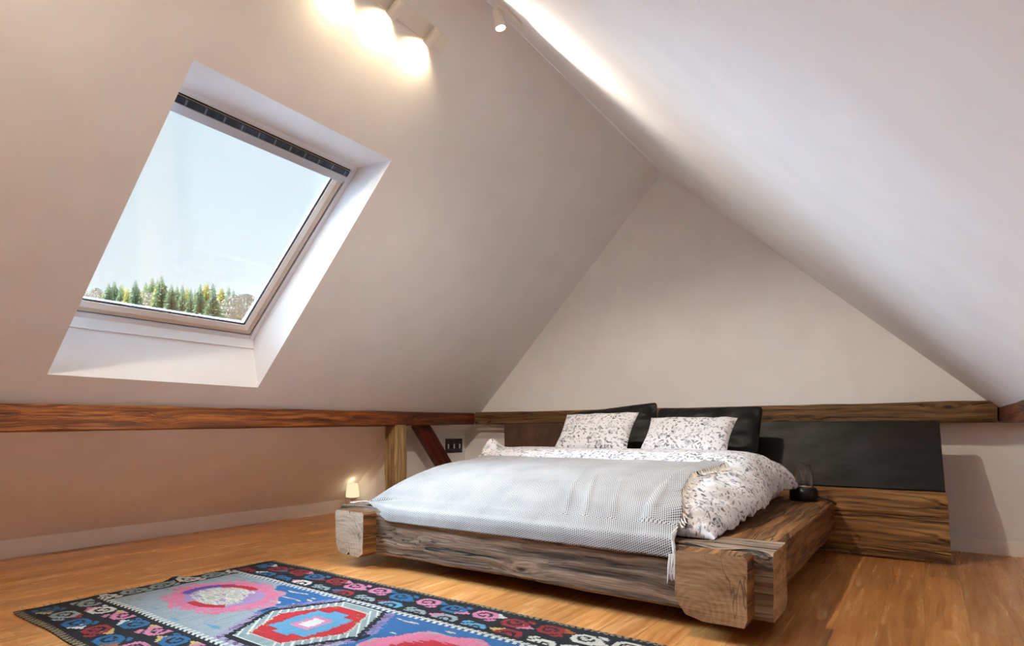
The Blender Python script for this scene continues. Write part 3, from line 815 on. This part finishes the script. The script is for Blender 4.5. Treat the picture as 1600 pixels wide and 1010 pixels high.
# ------------------------------------------------------------------ rug
RX0, RX1, RY0, RY1 = -4.05, -.62, 1.06, 2.625
C = dict(k=(15, 15, 22), w=(222, 218, 206), p=(214, 128, 158), g=(150, 164, 164), b=(36, 104, 150), r=(150, 34, 38), R=(196, 34, 44), l=(170, 140, 178),
         B=(44, 102, 158), s=(160, 168, 172), o=(176, 96, 46), c=(206, 192, 172), t=(96, 156, 188), y=(206, 176, 104), v=(96, 66, 150), e=(150, 134, 104), P=(224, 120, 148))
HOOK = ["..######....", ".########...", "###....###..", "##..##..###.", "##.####..##.", "##.##.#.###.", "###...####..", ".########.##", "..#####..###", "........###."]
TRI = ["#.......", "###.....", "#####...", "#######.", "######..", "####....", "##......"]
cell = .007
nx = int((RX1-RX0)/cell); ny = int((RY1-RY0)/cell)
def border_px(a, b, seed):
    """a along the border (m), b across 0..0.34 (m); colour key"""
    w = .205; i = int(a//w); u = a-i*w; row = 0 if b < .17 else 1; v = b-row*.17
    rr = random.Random(i*7+row*3+seed)
    colr = rr.choice('pgbrgpwbrt' if seed else 'pbrgpgbrpw')
    if row: u = w-u; 
    if (i+row) % 2: v = .17-v
    x, y = int(u/.0140), int(v/.0135)
    if y < 1: return 'k'
    if x < 12 and 1 <= y <= 10 and HOOK[y-1][x] == '#': return colr
    tx, ty = int((u-.128)/.010), int((v-.015)/.011)
    if 0 <= ty < 7 and 0 <= tx < 8 and TRI[ty][tx] == '#': return rr.choice('prbywo')
    return 'k'
def rug_px(x, y):
    a = x-RX0; b = y-RY0; W = RY1-RY0; L = RX1-RX0
    jx = .5*noise.noise(Vector((x*9, y*60, 0)))*.012
    # selvedge and comb edge
    eb = min(b, W-b); ea = min(a, L-a)
    if eb < .020: return 'e' if (int(a/.014) % 3) else 'k'
    if ea < .014: return 'k'
    if eb < .048: return 'k' if (int(a/.018) % 2 or eb > .034) else 'e'
    # twisted line between border and field
    nb, fb, eb2 = .40, 1.20, .155
    if b < nb or b > fb:
        if a < .05: return 'k'
        if abs(b-nb) < .05 or abs(b-fb) < .05:
            d = (b-nb) if b < nb+.1 else (fb-b)
            d = d+.05                                  # 0 at border side .. .05 at the line
            if d > .026: return 'w' if ((a*1.0+d*1.1) % .042) < .022 else ('k' if d < .042 else 's')
            return 'k'
        return border_px(a+jx, (b-.050) if b < nb else (W-.050-b), 0 if b < nb else 1)
    if ea < eb2:
        if ea > eb2-.014: return 'k'
        u = b % .165; v = ea
        x_, y_ = int(u/.0135), int((v-.015)/.0125)
        rr = random.Random(int(b//.165)+50)
        if 0 <= y_ < 10 and 0 <= x_ < 12 and HOOK[y_][x_] == '#': return rr.choice('wgwpg')
        return 'k'
    if abs(b-nb) < .022: return 'w' if (a % .042) < .022 else 's'
    if abs(b-fb) < .022: return 'w' if (a % .042) < .024 else ('k' if abs(b-fb) < .012 else 'B')
    # field with medallions every 0.85 m
    jag = .018*noise.noise(Vector((x*14, y*70, 3)))+.01*noise.noise(Vector((x*30, y*120, 7)))
    m = round((x+3.43)/.85); cx_ = -3.43+m*.85; cy_ = 1.885
    X, Y = (x-cx_+jag), (y-cy_)
    if m % 2 == 0:
        th = .35; Xr = X*math.cos(th)-Y*math.sin(th)*.6; Yr = Y*math.cos(th)+X*math.sin(th)*.3
        r = math.hypot(Xr/.40, Yr/.285); ang = math.atan2(Yr, Xr)
        if m == 0: lay = [(.28, 'c'), (.52, 'w'), (.66, 'l'), (.86, 'P')]
        else: lay = [(.26, 'c'), (.44, 'v'), (.66, 'R'), (.92, 'P')]
        if r < .98 + .06*math.sin(ang*8):
            if m == 0:
                if .52 < r < .68 and (abs(ang-2.2) < .62 or abs(ang+.95) < .62): return 'R'
                if .58 < r < .74 and abs(abs(ang)-3.0) < .45: return 'v'
                if .40 < r < .66 and abs(ang-.6) < .5: return 'l'
            for rr_, c_ in lay:
                if r < rr_+.12*noise.noise(Vector((x*14, y*70, 1))): nn_ = noise.noise(Vector((x*10, y*55, 4))); return c_ if c_ not in 'cw' else ('l' if nn_ > .28 else ('w' if nn_ > .08 else ('g' if nn_ < -.42 else 'c')))
            return 'P' if noise.noise(Vector((x*16, y*60, 5))) > -.1 else 's'
    else:
        # stepped hexagon
        hx = abs(X)+abs(Y)*.55; st = round(hx/.012)*.012
        d = max(st-.285, abs(Y)-.275)
        if d < 0:
            if d > -.012: return 'c'
            ix, iy = abs(X), abs(Y)
            if ix < .045 and iy < .055: return 'w'
            if ix < .075 and iy < .085: return 'p'
            if (ix < .15 and .06 < iy < .15) or (ix < .06 and iy < .19) or (.07 < ix < .16 and iy < .06): return 't'
            if ix+iy > .30 and noise.noise(Vector((x*12, y*40, 2))) > .3: return 'o'
            return 'R'
        if d < .052: return 'g' if (int((x+y)*70) % 4 or abs(X) < .10) else 'w'
        if d < .062: return 'w'
        if d < .098: return 'k'
        if d < .150: return 'l' if (int((y-x)*60) % 2 and abs(Y) > .05) else ('k' if d < .125 and int(x*28) % 2 else None) or ('s' if x < -3 or y < 1.8 else 'B')
    if y > 1.95 and x > -3.35+.1*noise.noise(Vector((x*5, y*20, 0))): 
        if noise.noise(Vector((x*9, y*30, 11))) > .42: return 'c'
        return 'B'
    n_ = noise.noise(Vector((x*7, y*40, 9)))
    if x > -2.25 and y < 1.95: return 'B' if n_ > -.35 else 't'
    return 's' if n_ > -.3 else ('g' if n_ > -.5 else 't')
lc = {k: lin([c*.76 for c in v]) for k, v in C.items()}
rv = []; rf = []
def rug_z(x, y):
    z = .0075 + .0025*noise.noise(Vector((x*4, y*4, 0)))
    z += .022*math.exp(-((y-1.90)/.055)**2)*math.exp(-((x-RX0)/.10)**2)
    z += .006*(1-sstep(RX0, RX0+.06, x))*(.5+.5*noise.noise(Vector((0, y*9, 2))))
    return z
for j in range(ny+1):
    for i in range(nx+1):
        x = RX0+i*cell; y = RY0+j*cell
        ex = .010*noise.noise(Vector((0, y*5, 1)))*(1-sstep(0, .5, x-RX0)); ey = .012*noise.noise(Vector((x*2.4, 0, 6)))
        rv.append((x+ex, y+ey, rug_z(x, y)))
for j in range(ny):
    for i in range(nx): rf.append((j*(nx+1)+i, j*(nx+1)+i+1, (j+1)*(nx+1)+i+1, (j+1)*(nx+1)+i))
rme = bpy.data.meshes.new('m'); rme.from_pydata(rv, [], rf)
att = rme.attributes.new('weave', 'FLOAT_COLOR', 'FACE')
cols = np.empty((nx*ny, 4), dtype=np.float32)
for j in range(ny):
    for i in range(nx):
        cols[j*nx+i] = lc[rug_px(RX0+(i+.5)*cell, RY0+(j+.5)*cell) or 's']
att.data.foreach_set('color', cols.ravel())
rug = link('kilim_rug', rme, M['rug'])
sm = rug.modifiers.new('thickness', 'SOLIDIFY'); sm.thickness = .006; sm.offset = -1
tag(rug, 'multicoloured woven kilim rug with geometric medallions on the wooden floor', 'rug')
wt = MB(); rnd = random.Random(3)
for k in range(150):
    y = rnd.uniform(RY0+.02, RY1-.02); z = rug_z(RX0, y)
    d = Vector((-1, rnd.uniform(-.7, .7), rnd.uniform(-.1, .7))).normalized()*rnd.uniform(.012, .034)
    a = Vector((RX0+.006, y, z)); b = a+d*.6+Vector((0, 0, .003)); c = a+d; c.z = max(c.z, .003)
    wt.tube([a, b, c], [.0016, .0014, .0008], 4)
wo = wt.build('fringe', M['warp'], rug); wo['kind'] = 'stuff'

# ------------------------------------------------------------------ outside: the treeline on the hill
def ground_pt(u, D):
    a = (u-800)/919; fw = Vector((-math.sin(TH), math.cos(TH), 0)); rt = Vector((math.cos(TH), math.sin(TH), 0))
    return (fw+rt*a)*D
hill = MB()
def hz(p):
    d = math.hypot(p[0], p[1]); k = sstep(18, 42, d); return lerp(-6, 1+.157*d, k) + .3*noise.noise(Vector((p[0]*.06, p[1]*.06, 0)))
ang0, ang1 = R(-10), R(75)
NA, NR_ = 36, 22
for j in range(NR_+1):
    for i in range(NA+1):
        r = 12+j*5.5; a = R(92)+lerp(ang0, ang1, i/NA); p = (r*math.cos(a), r*math.sin(a)); hill.v.append((p[0], p[1], hz(p)))
for j in range(NR_):
    for i in range(NA): hill.f.append([j*(NA+1)+i, j*(NA+1)+i+1, (j+1)*(NA+1)+i+1, (j+1)*(NA+1)+i])
struct('hillside', hill, M['hill'], smooth=60)

def conifer(H, rad, seed, mat, dense):
    rnd = random.Random(seed); mb = MB(); z = H*.12; whorl = 0
    while z < H*.985:
        f = (z-H*.12)/(H*.88); r = rad*(1-f)**.85*rnd.uniform(.82, 1.1)+.04; nb = int(dense*(1-f)+5)
        for k in range(nb):
            a = 2*math.pi*(k+rnd.random())/nb; L = r*rnd.uniform(.6, 1.08); w = L*.17+.05; dr = L*rnd.uniform(.18, .42)
            d = Vector((math.cos(a), math.sin(a), 0)); s = Vector((-d.y, d.x, 0))
            o_ = Vector((0, 0, z)); m_ = o_+d*L*.55+Vector((0, 0, -dr*.25)); t_ = o_+d*L+Vector((0, 0, -dr))
            mb.poly([o_, m_+s*w, t_]); mb.poly([o_, t_, m_-s*w]); mb.poly([o_, m_+Vector((0, 0, -w*1.3)), t_])
        z += H*.036*(1.1-f*.5); whorl += 1
    return mb
def twiggy(H, rad, seed):
    rnd = random.Random(seed); mb = MB()
    for k in range(900):
        a = rnd.uniform(0, 6.283); zz = rnd.uniform(-1, 1); rr = rad*rnd.uniform(.25, 1)*math.sqrt(max(0, 1-zz*zz))
        p = Vector((rr*math.cos(a), rr*math.sin(a), H*.62+zz*H*.36)); s = Vector((rnd.uniform(-1, 1), rnd.uniform(-1, 1), rnd.uniform(-1, 1))).normalized()*.26; t_ = s.orthogonal().normalized()*.13
        mb.poly([p-s, p+t_, p+s, p-t_])
    return mb
protos = []
def tree_proto(kind, mb, mat, H, name, label):
    r = empty(name, (0, 0, 0), label, 'tree', 'trees beyond the skylight')
    mb.build('crown', mat, r)
    MB().tube([(0, 0, -.8), (0, 0, H*.5), (0, 0, H*.97)], [.20, .12, .02], 8).build('trunk', M['trunk'], r)
    return [r, False]
pr = {'c': tree_proto('c', conifer(9, 2.9, 1, None, 17), M['con'], 9, 'conifer_tree', 'grey-green pointed conifer in the treeline beyond the skylight'),
      'd': tree_proto('d', conifer(9, 2.3, 2, None, 13), M['con'], 9, 'conifer_tree', 'thin grey-green conifer with sparse branches beyond the skylight'),
      'y': tree_proto('y', conifer(9, 3.1, 3, None, 16), M['con2'], 9, 'larch_tree', 'yellow-green larch-like tree in the treeline beyond the skylight'),
      'b': tree_proto('b', twiggy(8, 2.6, 4), M['bare'], 8, 'bare_tree', 'pale bare twiggy tree at the edge of the treeline')}
def copy_tree(r):
    c = r.copy(); COL.objects.link(c)
    for ch in r.children:
        d = ch.copy(); COL.objects.link(d); d.parent = c
    return c
TREES = [('b', 150, 62, 455), ('b', 131, 64, 462), ('c', 179, 58, 443), ('d', 188, 61, 449), ('y', 199, 57, 452), ('c', 212, 60, 442), ('y', 221, 56, 458), ('c', 238, 59, 437), ('c', 253, 62, 434),
         ('y', 246, 55, 447), ('b', 233, 53, 462), ('y', 262, 54, 462), ('c', 277, 61, 450), ('d', 285, 59, 449), ('y', 281, 54, 470), ('d', 298, 60, 454), ('d', 305, 63, 455), ('y', 322, 57, 443),
         ('y', 346, 57, 451), ('d', 357, 61, 450), ('b', 337, 54, 474), ('c', 374, 62, 462), ('b', 366, 58, 466), ('b', 386, 60, 464), ('b', 205, 54, 470)]
TREES += [('c', 170, 65, 446), ('y', 191, 66, 448), ('d', 228, 66, 444), ('c', 268, 66, 448), ('y', 292, 66, 452), ('c', 313, 66, 447), ('d', 333, 66, 446), ('c', 365, 66, 456), ('y', 160, 66, 458), ('c', 246, 67, 440)]
TREES.sort(key=lambda t: t[1])
for ti, (k, u, D, vtop) in enumerate(TREES):
    D = 46 + 5.5*((ti*4) % 9)
    r, used = pr[k]; o = r if not used else copy_tree(r); pr[k][1] = True
    p = ground_pt(u, D); g0 = hz(p)-.3; ztop = 1+(672-vtop+5)/919*D
    s = (ztop-g0)/(9 if k != 'b' else 8)
    o.location = (p.x, p.y, g0); sx = s*random.uniform(.85, 1.1); o.scale = (sx, sx, s); o.rotation_euler = (0, 0, random.uniform(0, 6.28))

# ------------------------------------------------------------------ light
w = bpy.data.worlds.new('sky'); scn.world = w; w.use_nodes = True; nt = w.node_tree; nt.nodes.clear()
tc = nt.nodes.new('ShaderNodeTexCoord'); sp = nt.nodes.new('ShaderNodeSeparateXYZ'); rp = nt.nodes.new('ShaderNodeValToRGB')
bg = nt.nodes.new('ShaderNodeBackground'); ou = nt.nodes.new('ShaderNodeOutputWorld')
nt.links.new(tc.outputs['Generated'], sp.inputs[0]); nt.links.new(sp.outputs[2], rp.inputs[0]); nt.links.new(rp.outputs[0], bg.inputs[0]); nt.links.new(bg.outputs[0], ou.inputs[0])
e = rp.color_ramp.elements; e[0].position = .20; e[0].color = lin((240, 246, 250)); e[1].position = .55; e[1].color = lin((212, 230, 242)); e.new(.34).color = lin((222, 238, 247))
bg.inputs[1].default_value = 1.06
sun = bpy.data.lights.new('overcast_sun', 'SUN'); sun.energy = 100.0; sun.angle = R(110); sun.color = (.58, .79, 1.0)
so2 = bpy.data.objects.new('overcast_sun', sun); COL.objects.link(so2); so2.rotation_euler = Vector((.90, .06, -.36)).to_track_quat('-Z', 'Y').to_euler()

vs = scn.view_settings; vs.view_transform = 'Standard'; vs.look = 'None'; vs.exposure = 0.0; vs.gamma = 1; vs.use_curve_mapping = False
scn.cycles.max_bounces = 10; scn.cycles.diffuse_bounces = 8; scn.cycles.transparent_max_bounces = 12
scn.cycles.sample_clamp_indirect = 10
